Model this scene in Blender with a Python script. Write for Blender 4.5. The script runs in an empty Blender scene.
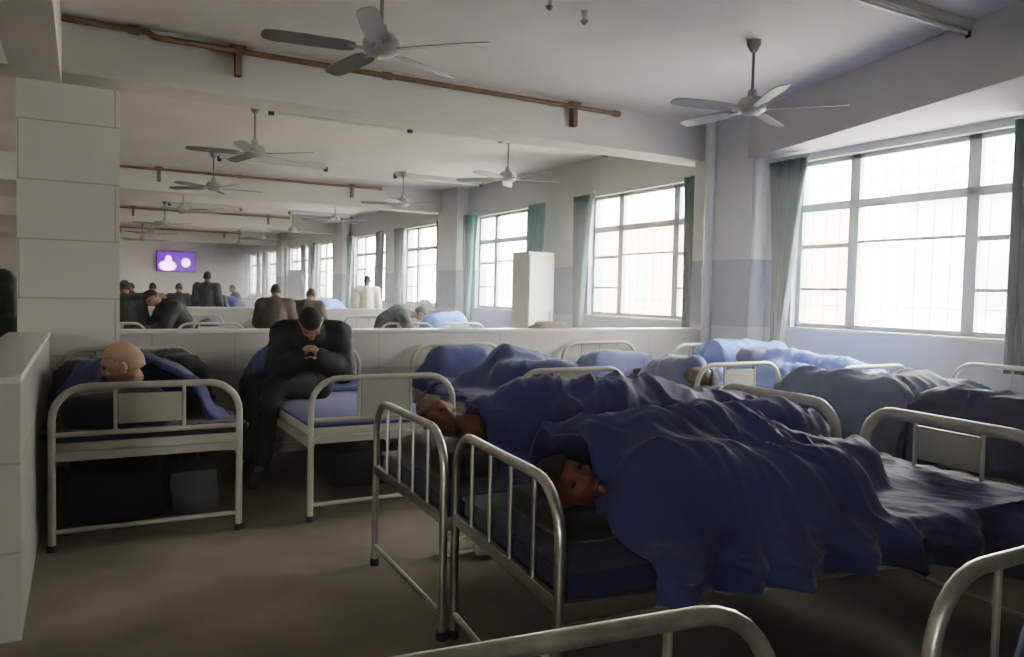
import bpy, bmesh, math, random
from mathutils import Vector, Matrix, noise
random.seed(7)
PI = math.pi
C = bpy.context.scene.collection
V = Vector
R = math.radians

# ------------------------------------------------------------------ materials
MATS = {}
TMP = bpy.data.scenes.new('workbench')
def mat(name, col, rough=.6, metal=0., var=.0, scale=4., bump=0., bscale=30., spec=.5, emit=None, sheen=0.):
    m = bpy.data.materials.new(name); m.use_nodes = True
    nt = m.node_tree; b = nt.nodes['Principled BSDF']
    b.inputs['Roughness'].default_value = rough
    b.inputs['Metallic'].default_value = metal
    b.inputs['Specular IOR Level'].default_value = spec
    if sheen: b.inputs['Sheen Weight'].default_value = sheen
    c = (*col, 1)
    b.inputs['Base Color'].default_value = c
    tc = nt.nodes.new('ShaderNodeTexCoord')
    if var:
        n = nt.nodes.new('ShaderNodeTexNoise'); n.inputs['Scale'].default_value = scale
        n.inputs['Detail'].default_value = 6
        r = nt.nodes.new('ShaderNodeValToRGB')
        r.color_ramp.elements[0].position = .3; r.color_ramp.elements[1].position = .7
        r.color_ramp.elements[0].color = tuple(max(0, x*(1-var)) for x in col)+(1,)
        r.color_ramp.elements[1].color = tuple(min(1, x*(1+var)) for x in col)+(1,)
        nt.links.new(tc.outputs['Object'], n.inputs['Vector'])
        nt.links.new(n.outputs['Fac'], r.inputs['Fac']); nt.links.new(r.outputs['Color'], b.inputs['Base Color'])
    if bump:
        n2 = nt.nodes.new('ShaderNodeTexNoise'); n2.inputs['Scale'].default_value = bscale
        n2.inputs['Detail'].default_value = 5
        bp = nt.nodes.new('ShaderNodeBump'); bp.inputs['Strength'].default_value = bump
        bp.inputs['Distance'].default_value = .02
        nt.links.new(tc.outputs['Object'], n2.inputs['Vector'])
        nt.links.new(n2.outputs['Fac'], bp.inputs['Height']); nt.links.new(bp.outputs['Normal'], b.inputs['Normal'])
    if emit:
        b.inputs['Emission Color'].default_value = (*emit[0], 1); b.inputs['Emission Strength'].default_value = emit[1]
    MATS[name] = m
    return m

def tile_mat(name, col, joint, w, h, rough=.25):
    m = bpy.data.materials.new(name); m.use_nodes = True
    nt = m.node_tree; b = nt.nodes['Principled BSDF']; b.inputs['Roughness'].default_value = rough
    b.inputs['Specular IOR Level'].default_value = .35
    tc = nt.nodes.new('ShaderNodeTexCoord'); sp = nt.nodes.new('ShaderNodeSeparateXYZ')
    nt.links.new(tc.outputs['Object'], sp.inputs[0])
    ad = nt.nodes.new('ShaderNodeMath'); ad.operation = 'ADD'
    nt.links.new(sp.outputs[0], ad.inputs[0]); nt.links.new(sp.outputs[1], ad.inputs[1])
    cb = nt.nodes.new('ShaderNodeCombineXYZ'); nt.links.new(ad.outputs[0], cb.inputs[0]); nt.links.new(sp.outputs[2], cb.inputs[1])
    br = nt.nodes.new('ShaderNodeTexBrick')
    br.inputs['Scale'].default_value = 1; br.inputs['Brick Width'].default_value = w; br.inputs['Row Height'].default_value = h
    br.inputs['Mortar Size'].default_value = .006; br.inputs['Mortar Smooth'].default_value = .3
    br.inputs['Color1'].default_value = (*col, 1); br.inputs['Color2'].default_value = (*[x*.95 for x in col], 1)
    br.inputs['Mortar'].default_value = (*joint, 1)
    nt.links.new(cb.outputs[0], br.inputs['Vector']); nt.links.new(br.outputs['Color'], b.inputs['Base Color'])
    MATS[name] = m; return m

def dado_mat():
    m = bpy.data.materials.new('window_wall_paint'); m.use_nodes = True
    nt = m.node_tree; b = nt.nodes['Principled BSDF']; b.inputs['Roughness'].default_value = .55
    tc = nt.nodes.new('ShaderNodeTexCoord'); sp = nt.nodes.new('ShaderNodeSeparateXYZ'); nt.links.new(tc.outputs['Object'], sp.inputs[0])
    mr = nt.nodes.new('ShaderNodeMath'); mr.operation = 'DIVIDE'; mr.inputs[1].default_value = 4.
    nt.links.new(sp.outputs[2], mr.inputs[0])
    r = nt.nodes.new('ShaderNodeValToRGB'); r.color_ramp.interpolation = 'CONSTANT'
    e = r.color_ramp.elements
    e[0].position = 0; e[0].color = (.50, .52, .55, 1)
    e[1].position = 1.08/4; e[1].color = (.30, .34, .42, 1)
    x = e.new(1.82/4); x.color = (.66, .66, .65, 1)
    nt.links.new(mr.outputs[0], r.inputs['Fac']); nt.links.new(r.outputs['Color'], b.inputs['Base Color'])
    MATS['dado'] = m; return m

def glass_mat():
    m = bpy.data.materials.new('window_glass'); m.use_nodes = True
    nt = m.node_tree; nt.nodes.clear()
    o = nt.nodes.new('ShaderNodeOutputMaterial'); mx = nt.nodes.new('ShaderNodeMixShader'); mx.inputs[0].default_value = .06
    t = nt.nodes.new('ShaderNodeBsdfTransparent'); g = nt.nodes.new('ShaderNodeBsdfGlossy'); g.inputs['Roughness'].default_value = .02
    t.inputs['Color'].default_value = (.96, .98, .97, 1)
    nt.links.new(t.outputs[0], mx.inputs[1]); nt.links.new(g.outputs[0], mx.inputs[2]); nt.links.new(mx.outputs[0], o.inputs[0])
    MATS['glass'] = m; return m

def quilt_mat(name, col, var=.25):
    m = mat(name, col, .7, var=var, scale=2.5, bump=.12, bscale=22, spec=.25, sheen=.2)
    return m

def tv_mat():
    m = bpy.data.materials.new('television_picture'); m.use_nodes = True
    nt = m.node_tree; b = nt.nodes['Principled BSDF']; b.inputs['Base Color'].default_value = (0, 0, 0, 1)
    tc = nt.nodes.new('ShaderNodeTexCoord')
    def blob(cx, cz, rx, rz):
        mp = nt.nodes.new('ShaderNodeVectorMath'); mp.operation = 'SUBTRACT'; mp.inputs[1].default_value = (cx, 0, cz)
        nt.links.new(tc.outputs['Object'], mp.inputs[0])
        ms = nt.nodes.new('ShaderNodeVectorMath'); ms.operation = 'DIVIDE'; ms.inputs[1].default_value = (rx, 1, rz)
        nt.links.new(mp.outputs[0], ms.inputs[0])
        ln = nt.nodes.new('ShaderNodeVectorMath'); ln.operation = 'LENGTH'; nt.links.new(ms.outputs[0], ln.inputs[0])
        r = nt.nodes.new('ShaderNodeMapRange'); r.inputs[1].default_value = .7; r.inputs[2].default_value = 1.1; r.inputs[3].default_value = 1; r.inputs[4].default_value = 0
        nt.links.new(ln.outputs['Value'], r.inputs[0]); return r.outputs[0]
    cur = None
    base = (.035, .015, .13, 1)
    for (cx, cz, rx, rz, col) in ((-.36, -.2, .36, .24, (.8, .45, .9, 1)), (-.33, .08, .15, .2, (.7, .3, .75, 1)), (.40, -.04, .2, .22, (.5, .38, .9, 1))):
        mx = nt.nodes.new('ShaderNodeMix'); mx.data_type = 'RGBA'
        nt.links.new(blob(cx, cz, rx, rz), mx.inputs[0])
        if cur is None: mx.inputs[6].default_value = base
        else: nt.links.new(cur, mx.inputs[6])
        mx.inputs[7].default_value = col; cur = mx.outputs[2]
    nt.links.new(cur, b.inputs['Emission Color']); b.inputs['Emission Strength'].default_value = 3.0
    MATS['tv'] = m

mat('ceiling', (.76, .73, .70), .8, var=.05, scale=1.2)
mat('beam', (.70, .68, .65), .8, var=.05, scale=1.5)
mat('soffit', (.58, .57, .57), .8, var=.04)
mat('plaster', (.66, .66, .65), .7, var=.04, scale=1.)
mat('floor', (.25, .22, .18), .75, var=.28, scale=1.3, bump=.08, bscale=14, spec=.15)
mat('skirt', (.22, .21, .2), .5)
tile_mat('tile_pillar', (.66, .64, .61), (.42, .40, .38), 1.24, .43)
tile_mat('tile_low', (.49, .48, .46), (.38, .37, .35), .62, .35)
dado_mat(); glass_mat(); tv_mat()
mat('ledge', (.62, .61, .59), .3)
mat('frame_alu', (.46, .47, .48), .45, metal=.0)
mat('grille', (.5, .51, .53), .5)
mat('cream', (.45, .44, .40), .38, var=.12, scale=9, spec=.5)
mat('plate', (.42, .42, .375), .4, var=.08)
mat('steel', (.60, .58, .55), .3, metal=1., var=.12, scale=14)
mat('worn_steel', (.52, .51, .46), .34, metal=.75, var=.25, scale=10)
mat('rubber', (.02, .02, .02), .7)
mat('slat', (.10, .10, .11), .6)
quilt_mat('quilt_navy', (.043, .057, .16))
quilt_mat('quilt_blue', (.042, .058, .165))
quilt_mat('quilt_window_lit', (.075, .16, .50))  # quilt blue raised so the colour carries the window light
quilt_mat('quilt_grey', (.12, .155, .25))
quilt_mat('quilt_dark', (.028, .036, .09))
quilt_mat('quilt_violet', (.075, .095, .23))
quilt_mat('black_cloth', (.010, .011, .014))
quilt_mat('sheet_blue', (.036, .05, .19), .1)
quilt_mat('sheet_dark', (.018, .022, .06), .2)
mat('mattress_side', (.55, .53, .48), .8)
mat('pillow_dark', (.018, .02, .03), .8, bump=.3, bscale=25)
mat('curtain', (.05, .08, .09), .8, var=.15, scale=6)
mat('curtain_green', (.06, .17, .16), .8, var=.15, scale=6)
mat('fan_grey', (.24, .24, .24), .4)
mat('fan_white', (.42, .42, .41), .4)
mat('rust', (.19, .125, .08), .6, var=.3, scale=6)
mat('bracket', (.16, .11, .08), .6)
mat('lamp_body', (.55, .55, .53), .5)
mat('lamp_tube', (.7, .7, .68), .25)
mat('black_plastic', (.012, .012, .014), .35)
mat('white_paint', (.72, .72, .71), .35)
mat('grey_panel', (.45, .47, .5), .4)
mat('skin', (.27, .15, .105), .55, var=.08, scale=12, spec=.35)
mat('skin_pale', (.46, .29, .21), .5, var=.08, scale=12, spec=.4)
mat('skin_red', (.17, .065, .045), .55, var=.12, scale=12, spec=.35)
mat('hair', (.012, .010, .009), .7, bump=.6, bscale=140)
mat('hair_sandy', (.16, .11, .06), .7, bump=.6, bscale=140)
mat('hair_brown', (.035, .018, .012), .7, bump=.6, bscale=140)
mat('hair_stub', (.43, .275, .2), .7, bump=.2, bscale=160)
mat('jacket_black', (.010, .013, .015), .7, bump=.25, bscale=22)
mat('jacket_brown', (.050, .034, .026), .75, bump=.25, bscale=22)
mat('jacket_navy', (.018, .024, .05), .7, bump=.25, bscale=22)
mat('jacket_rust', (.15, .075, .045), .75, bump=.2, bscale=22)
mat('jacket_maroon', (.06, .02, .02), .75, bump=.2, bscale=22)
mat('shirt_white', (.72, .70, .60), .7, bump=.2, bscale=18)
mat('trousers', (.012, .012, .015), .75, bump=.2, bscale=20)
mat('eye', (.02, .015, .012), .2)
mat('lip', (.22, .08, .06), .5)
mat('shoe_dark', (.015, .014, .014), .5)
mat('shoe_white', (.62, .60, .56), .5)
mat('canvas_bag', (.025, .024, .025), .8, bump=.3, bscale=20)
mat('grey_bag', (.12, .12, .13), .7, bump=.3, bscale=20)
mat('tan_cloth', (.30, .25, .22), .8, bump=.4, bscale=25)
mat('white_cloth', (.66, .64, .6), .8, bump=.3, bscale=25)
mat('ext_pink', (.62, .34, .25), .8, var=.08)
mat('ext_cream', (.86, .84, .80), .8, var=.06)
mat('ext_roof', (.40, .39, .39), .8)
mat('ext_glass', (.32, .36, .40), .15)
mat('ext_ground', (.72, .70, .66), .9)
mat('blind', (.52, .53, .54), .7)

# ------------------------------------------------------------------ helpers
def newobj(name, me, parent=None):
    o = bpy.data.objects.new(name, me); C.objects.link(o)
    if parent: o.parent = parent
    return o
def fin(name, bm, m, parent=None, smooth=True, mats=None):
    me = bpy.data.meshes.new(name)
    bmesh.ops.recalc_face_normals(bm, faces=bm.faces)
    bm.to_mesh(me); bm.free()
    for x in (mats or [m]): me.materials.append(MATS[x])
    if smooth:
        try:
            me.shade_smooth()
            me.set_sharp_from_angle(angle=R(42))
        except Exception: pass
    return newobj(name, me, parent)
def thing(name, label, cat, loc=(0, 0, 0), rz=0., group=None):
    o = newobj(name, None); o.location = loc; o.rotation_euler = (0, 0, rz)
    o['label'] = label; o['category'] = cat
    if group: o['group'] = group
    return o
def tag(o, label, cat, group=None):
    o['label'] = label; o['category'] = cat
    if group: o['group'] = group
    return o
def struct(name, bm, m, parent=None, smooth=False, mats=None):
    o = fin(name, bm, m, parent, smooth, mats)
    if parent is None: o['kind'] = 'structure'
    return o
def dup(root, loc, rz, label, group=None):
    r = root.copy(); C.objects.link(r); r.location = loc; r.rotation_euler = (0, 0, rz); r['label'] = label
    if group: r['group'] = group
    for ch in list(root.children):
        c = ch.copy(); C.objects.link(c); c.parent = r
        for g in list(ch.children):
            d = g.copy(); C.objects.link(d); d.parent = c
    return r
def box(bm, x0, x1, y0, y1, z0, z1, bev=0, M=None):
    vs = [bm.verts.new((x, y, z)) for x in (x0, x1) for y in (y0, y1) for z in (z0, z1)]
    f = [(0, 1, 3, 2), (4, 6, 7, 5), (0, 4, 5, 1), (2, 3, 7, 6), (0, 2, 6, 4), (1, 5, 7, 3)]
    fs = [bm.faces.new([vs[i] for i in q]) for q in f]
    if bev:
        es = list({e for q in fs for e in q.edges})
        r = bmesh.ops.bevel(bm, geom=es, offset=bev, segments=2, affect='EDGES', profile=.5)
        vs = list({v for q in r['faces'] for v in q.verts} | {v for v in vs if v.is_valid})
    if M: bmesh.ops.transform(bm, matrix=M, verts=[v for v in vs if v.is_valid])
    return bm
def bx(*a, **k): return box(bmesh.new(), *a, **k)
def tube(bm, pts, r, seg=10, cap=True):
    pts = [V(p) for p in pts]; n = len(pts); rings = []
    t = (pts[1]-pts[0]).normalized()
    up = V((0, 0, 1)) if abs(t.z) < .9 else V((1, 0, 0))
    a = t.cross(up).normalized()
    for i, p in enumerate(pts):
        if i == 0: t = (pts[1]-pts[0])
        elif i == n-1: t = (pts[-1]-pts[-2])
        else: t = (pts[i+1]-pts[i]).normalized()+(pts[i]-pts[i-1]).normalized()
        t.normalize(); a = (a-t*a.dot(t)).normalized(); b = t.cross(a)
        rr = r[i] if isinstance(r, (list, tuple)) else r
        rings.append([bm.verts.new(p+(a*math.cos(2*PI*k/seg)+b*math.sin(2*PI*k/seg))*rr) for k in range(seg)])
    for i in range(n-1):
        for k in range(seg):
            bm.faces.new((rings[i][k], rings[i][(k+1) % seg], rings[i+1][(k+1) % seg], rings[i+1][k]))
    if cap: bm.faces.new(rings[0][::-1]); bm.faces.new(rings[-1])
    return bm
def tb(*a, **k): return tube(bmesh.new(), *a, **k)
def ball(bm, c, r, sub=2, M=None):
    r = r if isinstance(r, (list, tuple)) else (r, r, r)
    m = Matrix.Translation(c) @ (M or Matrix()) @ Matrix.Diagonal((*r, 1))
    bmesh.ops.create_icosphere(bm, subdivisions=sub, radius=1, matrix=m)
    return bm
def arch(hw, H, cr, n=7):
    p = [(-hw, 0, 0.02), (-hw, 0, H-cr)]
    for i in range(1, n+1):
        a = PI/2*i/n; p.append((-hw+cr-cr*math.cos(a), 0, H-cr+cr*math.sin(a)))
    q = [(-x, y, z) for x, y, z in p[::-1]]
    return p+q

# ------------------------------------------------------------------ room shell
X0, XW, Y0, Y1, ZC = -7.0, 6.5, -6.0, 38.0, 3.4
struct('floor', bx(X0, XW+.25, Y0, Y1, -.15, 0), 'floor')
struct('ceiling', bx(X0, XW+.25, Y0, Y1, ZC, ZC+.2), 'ceiling')
WZ0, WZ1 = 1.12, 2.83
PW = 3.73
wins = [(3.18+PW*k, 5.64+PW*k) for k in range(0, 9)]
bm = bmesh.new()
box(bm, XW, XW+.25, Y0, Y1, 0, WZ0); box(bm, XW, XW+.25, Y0, Y1, WZ1, ZC)
prev = Y0
for a, b in wins:
    box(bm, XW, XW+.25, prev, a, WZ0, WZ1); prev = b
box(bm, XW, XW+.25, prev, Y1, WZ0, WZ1)
struct('wall_right', bm, 'dado')
struct('wall_far', bx(X0, XW+.25, Y1, Y1+.2, 0, ZC), 'plaster')
RX0, RX1, RZ0, RZ1 = -5.6, -4.1, 1.1, 2.5  # unseen rear window, added for dim light on the pillar and left wall
bm = bmesh.new()
box(bm, X0, RX0, Y0-.2, Y0, 0, ZC); box(bm, RX1, XW+.25, Y0-.2, Y0, 0, ZC)
box(bm, RX0, RX1, Y0-.2, Y0, 0, RZ0); box(bm, RX0, RX1, Y0-.2, Y0, RZ1, ZC)
struct('wall_rear', bm, 'plaster')
bm = bmesh.new()
for q in range(3): box(bm, RX0+.75*q-.03*(q > 0), RX0+.75*q+.03*(q < 2), Y0-.13, Y0-.07, RZ0, RZ1)
box(bm, RX0, RX1, Y0-.13, Y0-.07, RZ0, RZ0+.05); box(bm, RX0, RX1, Y0-.13, Y0-.07, RZ1-.05, RZ1)
o = struct('window_10', bm, 'frame_alu')
fin('pane', bx(RX0, RX1, Y0-.103, Y0-.097, RZ0, RZ1), 'glass', o, False)
struct('wall_left', bx(X0-.2, X0, Y0, Y1, 0, ZC), 'plaster')
# tiled corner pillar, low tiled partitions
struct('wall_pillar', bx(-.41, .25, 6.6, 7.25, 0, 2.86), 'tile_pillar')
lw = struct('wall_low_left', bx(-.46, -.21, 3.5, 6.6, 0, 1.01), 'tile_low')
struct('trim_1', bx(-.47, -.205, 3.49, 6.6, 1.01, 1.04, bev=.006), 'ledge')
BAY = 7.45
for k in range(4):
    y = 6.65+BAY*k
    nm = ['near', 'second', 'third', 'fourth'][k]
    struct('wall_low_'+nm, bx(.25 if k == 0 else -.4, XW, y, y+.18, 0, 1.02), 'tile_low')
    struct('trim_%d' % (k+2), bx(.25 if k == 0 else -.4, XW, y-.015, y+.195, 1.02, 1.05, bev=.006), 'ledge')
    struct('ceiling_beam_'+nm, bx(X0, XW, y+.1, y+.5, 2.98, ZC), 'beam')
    struct('wall_pier_'+nm, bx(6.26, XW, y-.65, y+.25, 0, ZC), 'dado')
# beam running down the left aisle above the low left wall
struct('ceiling_beam_aisle', bx(-.43, -.13, Y0, 6.75, 2.86, ZC), 'beam')
# boxed soffit above the near window, its inner edge running askew
bm = bmesh.new()
pl = [(6.44, 6.75), (XW, 6.75), (XW, Y0), (3.0, Y0)]
lo = [bm.verts.new((x, y, 2.9)) for x, y in pl]; hi = [bm.verts.new((x, y, ZC)) for x, y in pl]
bm.faces.new(lo); bm.faces.new(hi[::-1])
for i in range(4): bm.faces.new((lo[i], lo[(i+1) % 4], hi[(i+1) % 4], hi[i]))
struct('ceiling_soffit', bm, 'soffit')
struct('baseboard_right', bx(XW-.015, XW, Y0, Y1, 0, .1), 'skirt')

# windows
def window(n, a, b):
    bm = bmesh.new(); x0, x1 = XW+.08, XW+.14
    fw = .045
    box(bm, x0, x1, a, b, WZ0, WZ0+fw); box(bm, x0, x1, a, b, WZ1-fw, WZ1)
    ms = [a, a+.60, a+.71, b-.71, b-.60, b]
    box(bm, x0, x1, a, a+fw, WZ0, WZ1); box(bm, x0, x1, b-fw, b, WZ0, WZ1)
    box(bm, x0, x1, ms[1], ms[2], WZ0, WZ1); box(bm, x0, x1, ms[3], ms[4], WZ0, WZ1)
    box(bm, x0, x1, a, b, 2.31, 2.39)
    o = struct('window_%d' % n, bm, 'frame_alu')
    for i, (p, q) in enumerate(((ms[0], ms[1]), (ms[2], ms[3]), (ms[4], ms[5]))):
        s = bmesh.new()
        if i != 1:
            box(s, x0+.01, x1-.01, p, q, 1.93, 1.975); box(s, x0+.01, x1-.01, p, q, 1.50, 1.53)
        else:
            box(s, x0+.01, x1-.01, p, q, 1.965, 1.99)
        fin('sash_bar', s, 'frame_alu', o, False)
        g = fin('pane', bx(x0+.028, x0+.034, p, q, WZ0+.03, WZ1-.03), 'glass', o, False)
    g = bmesh.new()
    y = a+.08
    while y < b-.04:
        tube(g, [(XW+.21, y, WZ0), (XW+.21, y, WZ1)], .006, 6); y += .165
    for z in (1.35, 2.0, 2.6): tube(g, [(XW+.21, a, z), (XW+.21, b, z)], .005, 6)
    fin('security_grille', g, 'grille', o, False)
    fin('sill', bx(XW-.03, XW+.2, a-.03, b+.03, WZ0-.035, WZ0, bev=.005), 'ledge', o, False)
    return o
for i, (a, b) in enumerate(wins): window(i+1, a, b)

# curtains ------------------------------------------------------------
def curtain(yo_t, yi_t, yo_b, yi_b, m, label, z0=.86, z1=2.84, x=6.36, seed=0):
    """pleated sheet between an outer and an inner edge (top and bottom y)"""
    bm = bmesh.new(); nz, ny = 26, 70; g = []
    for i in range(nz+1):
        t = i/nz; z = z1+(z0-z1)*t; row = []
        gather = t**.8
        for j in range(ny+1):
            s = j/ny
            ya = yo_t+(yo_b-yo_t)*gather; yb = yi_t+(yi_b-yi_t)*gather
            ph = s*2*PI*7+seed
            dx = math.sin(ph)*(.032+.012*t)+.012*math.sin(ph*.5+t*2+seed)+.02*noise.noise(V((s*3, t*2, seed)))
            row.append(bm.verts.new((x+dx, ya+(yb-ya)*s+.012*math.cos(ph), z)))
        g.append(row)
    for i in range(nz):
        for j in range(ny): bm.faces.new((g[i][j], g[i][j+1], g[i+1][j+1], g[i+1][j]))
    o = fin('curtain', bm, m)
    sm = o.modifiers.new('thick', 'SOLIDIFY'); sm.thickness = .006
    rod = bmesh.new(); tube(rod, [(x, min(yo_t, yi_t)-.02, z1+.02), (x, max(yo_t, yi_t)+.02, z1+.02)], .012, 8)
    fin('curtain_rail', rod, 'lamp_body', o)
    tag(o, label, 'curtain'); return o
ordn = ['nearest window', 'second window behind the low wall', 'third window by the white cabinet', 'fourth window from the front', 'fifth window from the front', 'sixth window from the front', 'seventh window from the front', 'eighth window from the front', 'farthest window before the end wall']
for i, (a, b) in enumerate(wins):
    c = 'curtain_green' if i == 2 else 'curtain'
    big = 'dark teal' if i != 2 else 'green'
    curtain(b+.22, b-.29, b+.10, b-.02, c, big+' curtain gathered at the left side of the '+ordn[i], seed=i)
    if i == 0: curtain(a-.25, a+.22, a-.22, a+.20, c, big+' curtain at the right side of the '+ordn[i], seed=i+.5)
    else: curtain(a-.22, a+.26, a-.16, a+.22, c, big+' curtain gathered at the right side of the '+ordn[i], seed=i+.5)
a, b = wins[6]
tag(fin('window_blind', bx(6.43, 6.445, a, b, 1.0, 2.05), 'blind', None, False), 'pale grey blind board covering the lower half of a far window', 'blind')

# ------------------------------------------------------------------ ceiling fittings
def fan(bm_col='fan_grey'):
    t = thing('ceiling_fan', '', 'fan', (0, 0, ZC))
    b = bmesh.new(); tube(b, [(0, 0, 0), (0, 0, -.03), (0, 0, -.09)], [.055, .055, .025], 16); fin('mount_cup', b, bm_col, t)
    fin('down_rod', tb([(0, 0, -.08), (0, 0, -.42)], .012, 8), bm_col, t)
    b = bmesh.new(); tube(b, [(0, 0, -.38), (0, 0, -.44), (0, 0, -.445), (0, 0, -.49), (0, 0, -.54), (0, 0, -.565), (0, 0, -.57)], [.03, .045, .09, .115, .105, .07, .02], 20)
    fin('motor_hub', b, 'fan_white', t)
    for k in range(5):
        an = 2*PI*k/5
        M = Matrix.Rotation(an, 4, 'Z') @ Matrix.Translation((0, 0, -.535)) @ Matrix.Rotation(R(12), 4, 'X')
        b = bmesh.new()
        prof = [(.16, .045), (.22, .06), (.45, .066), (.62, .062), (.68, .05), (.70, .025)]
        up = []; dn = []
        for x, w in prof:
            up.append(b.verts.new(M @ V((x, w, .002)))); dn.append(b.verts.new(M @ V((x, -w, .002))))
        for i in range(len(prof)-1): b.faces.new((up[i], up[i+1], dn[i+1], dn[i]))
        bl = fin('blade', b, bm_col, t, False)
        s = bl.modifiers.new('thick', 'SOLIDIFY'); s.thickness = .006
        M2 = Matrix.Rotation(an, 4, 'Z') @ Matrix.Translation((0, 0, -.53))
        fin('blade_arm', bx(.08, .2, -.018, .018, -.006, .004, M=M2), 'fan_white', bl, False)
    return t
F0 = fan()
fy = ['near', 'second', 'third', 'fourth', 'fifth', 'sixth']
spots = [((1.6, 4.58), 28, 'grey five-blade ceiling fan at the top, in front of the brown pipe'),
         ((4.55, 4.4), -47, 'grey five-blade ceiling fan on the right, nearest the windows and the corner pier'),
         ((1.66, 8.85), 30, 'grey ceiling fan just beyond the first brown pipe, above the seated people'),
         ((4.78, 8.75), -10, 'pale ceiling fan beyond the first low wall, in the haze of the windows')]
for r, y in enumerate((12.3, 16.3, 20.1, 24.0, 27.8)):
    w = ['third', 'fourth', 'fifth', 'sixth', 'seventh'][r]
    spots.append(((1.72, y), 17*r, 'far ceiling fan of the left line, %s row counted from the front' % w))
    spots.append(((4.72, y), 23*r+10, 'far ceiling fan of the window-side line, %s row counted from the front' % w))
for i, ((x, y), a, l) in enumerate(spots):
    if i == 0: F0.location = (x, y, ZC); F0.rotation_euler = (0, 0, R(a)); F0['label'] = l; F0['group'] = 'ceiling fans'
    else: dup(F0, (x, y, ZC), R(a), l, 'ceiling fans')

def lamp(L=1.62):
    t = thing('tube_lamp', '', 'lamp', (0, 0, ZC))
    fin('housing', bx(-L/2, L/2, -.035, .035, -.065, -.0, bev=.006), 'lamp_body', t, False)
    fin('tube', tb([(-L/2+.05, 0, -.085), (L/2-.05, 0, -.085)], .014, 10), 'lamp_tube', t)
    for s in (-1, 1):
        fin('lamp_holder', bx(s*L/2-.03, s*L/2+.03, -.02, .02, -.11, -.03, bev=.004), 'black_plastic', t, False)
    return t
L0 = lamp()
ls = [((2.62, 8.75), 'unlit tube lamp on the ceiling behind the first brown pipe, near the left fan'),
      ((5.42, 8.65), 'unlit tube lamp on the ceiling behind the first brown pipe, by the window-side fan'),
      ((4.72, 3.3), 'unlit tube lamp at the upper right corner of the picture')]
for r, y in enumerate((12.4, 16.2, 20.0)):
    w = ['third', 'fourth', 'fifth'][r]
    ls += [((2.62, y), 'small far tube lamp on the left side of the ceiling, %s row' % w), ((5.42, y), 'small far tube lamp near the windows, %s row of lamps' % w)]
for i, ((x, y), l) in enumerate(ls):
    if i == 0: L0.location = (x, y, ZC); L0['label'] = l; L0['group'] = 'tube lamps'
    else: dup(L0, (x, y, ZC), 0, l, 'tube lamps')

for k in range(4):
    y = 6.97-.27+BAY*k
    w = ['nearest of the ceiling pipes, above the first low wall', 'second from the front, beyond the first fans', 'third from the front', 'farthest from the camera'][k]
    b = bmesh.new(); z = 3.33
    tube(b, [(-.13, y, z+.03), (.22, y, z+.03), (.45, y, z+.03), (.50, y, z-.0), (.60, y, z), (5.0, y, z)], .024, 10)
    for xx in (.35, 2.4, 4.95): tube(b, [(xx-.04, y, z+(.03 if xx < .4 else 0)), (xx+.04, y, z+(.03 if xx < .4 else 0))], .034, 10)
    p = tag(fin('sprinkler_pipe', b, 'rust'), 'rusty brown ceiling pipe, '+w, 'pipe', 'brown ceiling pipes')
    for xx in (1.12, 4.42):
        q = bmesh.new(); box(q, xx-.025, xx+.025, y-.03, y+.048, z-.20, z+.03); box(q, xx-.06, xx+.06, y-.03, y+.048, z+.02, z+.045)
        fin('bracket', q, 'bracket', p, False)
def sprinkler(x, y, l):
    t = thing('fire_sprinkler', l, 'sprinkler', (x, y, ZC+.005), 0, 'ceiling sprinklers')
    fin('stem', tb([(0, 0, 0), (0, 0, -.07)], [.028, .012], 10), 'lamp_body', t)
    fin('deflector', tb([(0, 0, -.07), (0, 0, -.078), (0, 0, -.1)], [.03, .03, .008], 10), 'fan_grey', t)
sprinkler(3.1, 4.6, 'small ceiling sprinkler between the two near fans')
sprinkler(2.75, 4.5, 'small dark ceiling fitting at the top edge, left of the other sprinkler')
sprinkler(2.66, 8.0, 'tiny sprinkler below the first unlit tube lamp')
# tall white cabinet, drain pipe
t = thing('cabinet', 'tall narrow white cabinet standing by the window beyond the first low wall', 'cabinet', (5.9, 9.95, 0))
fin('body', bx(-.22, .22, -.24, .24, .06, 2.02, bev=.008), 'white_paint', t, False)
fin('door', bx(-.21, .21, -.262, -.24, .1, 1.98, bev=.005), 'white_paint', t, False)
fin('handle', bx(.13, .15, -.285, -.262, .95, 1.15, bev=.003), 'grey_panel', t.children[1], False)
fin('plinth', bx(-.2, .2, -.22, .22, 0, .06), 'skirt', t, False)
b = tb([(6.2, 6.58, 0), (6.2, 6.58, ZC)], .05, 14)
for z in (.5, 1.7, 2.7): tube(b, [(6.2, 6.58, z-.04), (6.2, 6.58, z+.04)], .06, 14)
tag(fin('drain_pipe', b, 'white_paint'), 'white vertical pipe running up the corner pier beside the windows', 'pipe')
# television on the end wall
t = thing('television', 'wide television showing a purple and pink picture on the far end wall', 'television', (3.72, Y1-.1, 2.5))
fin('casing', bx(-.83, .83, -.04, .06, -.46, .46, bev=.01), 'black_plastic', t, False)
fin('screen', bx(-.79, .79, -.05, -.04, -.43, .43), 'tv', t, False)
fin('wall_mount', bx(-.2, .2, .06, .1, -.15, .15), 'black_plastic', t, False)

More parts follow.
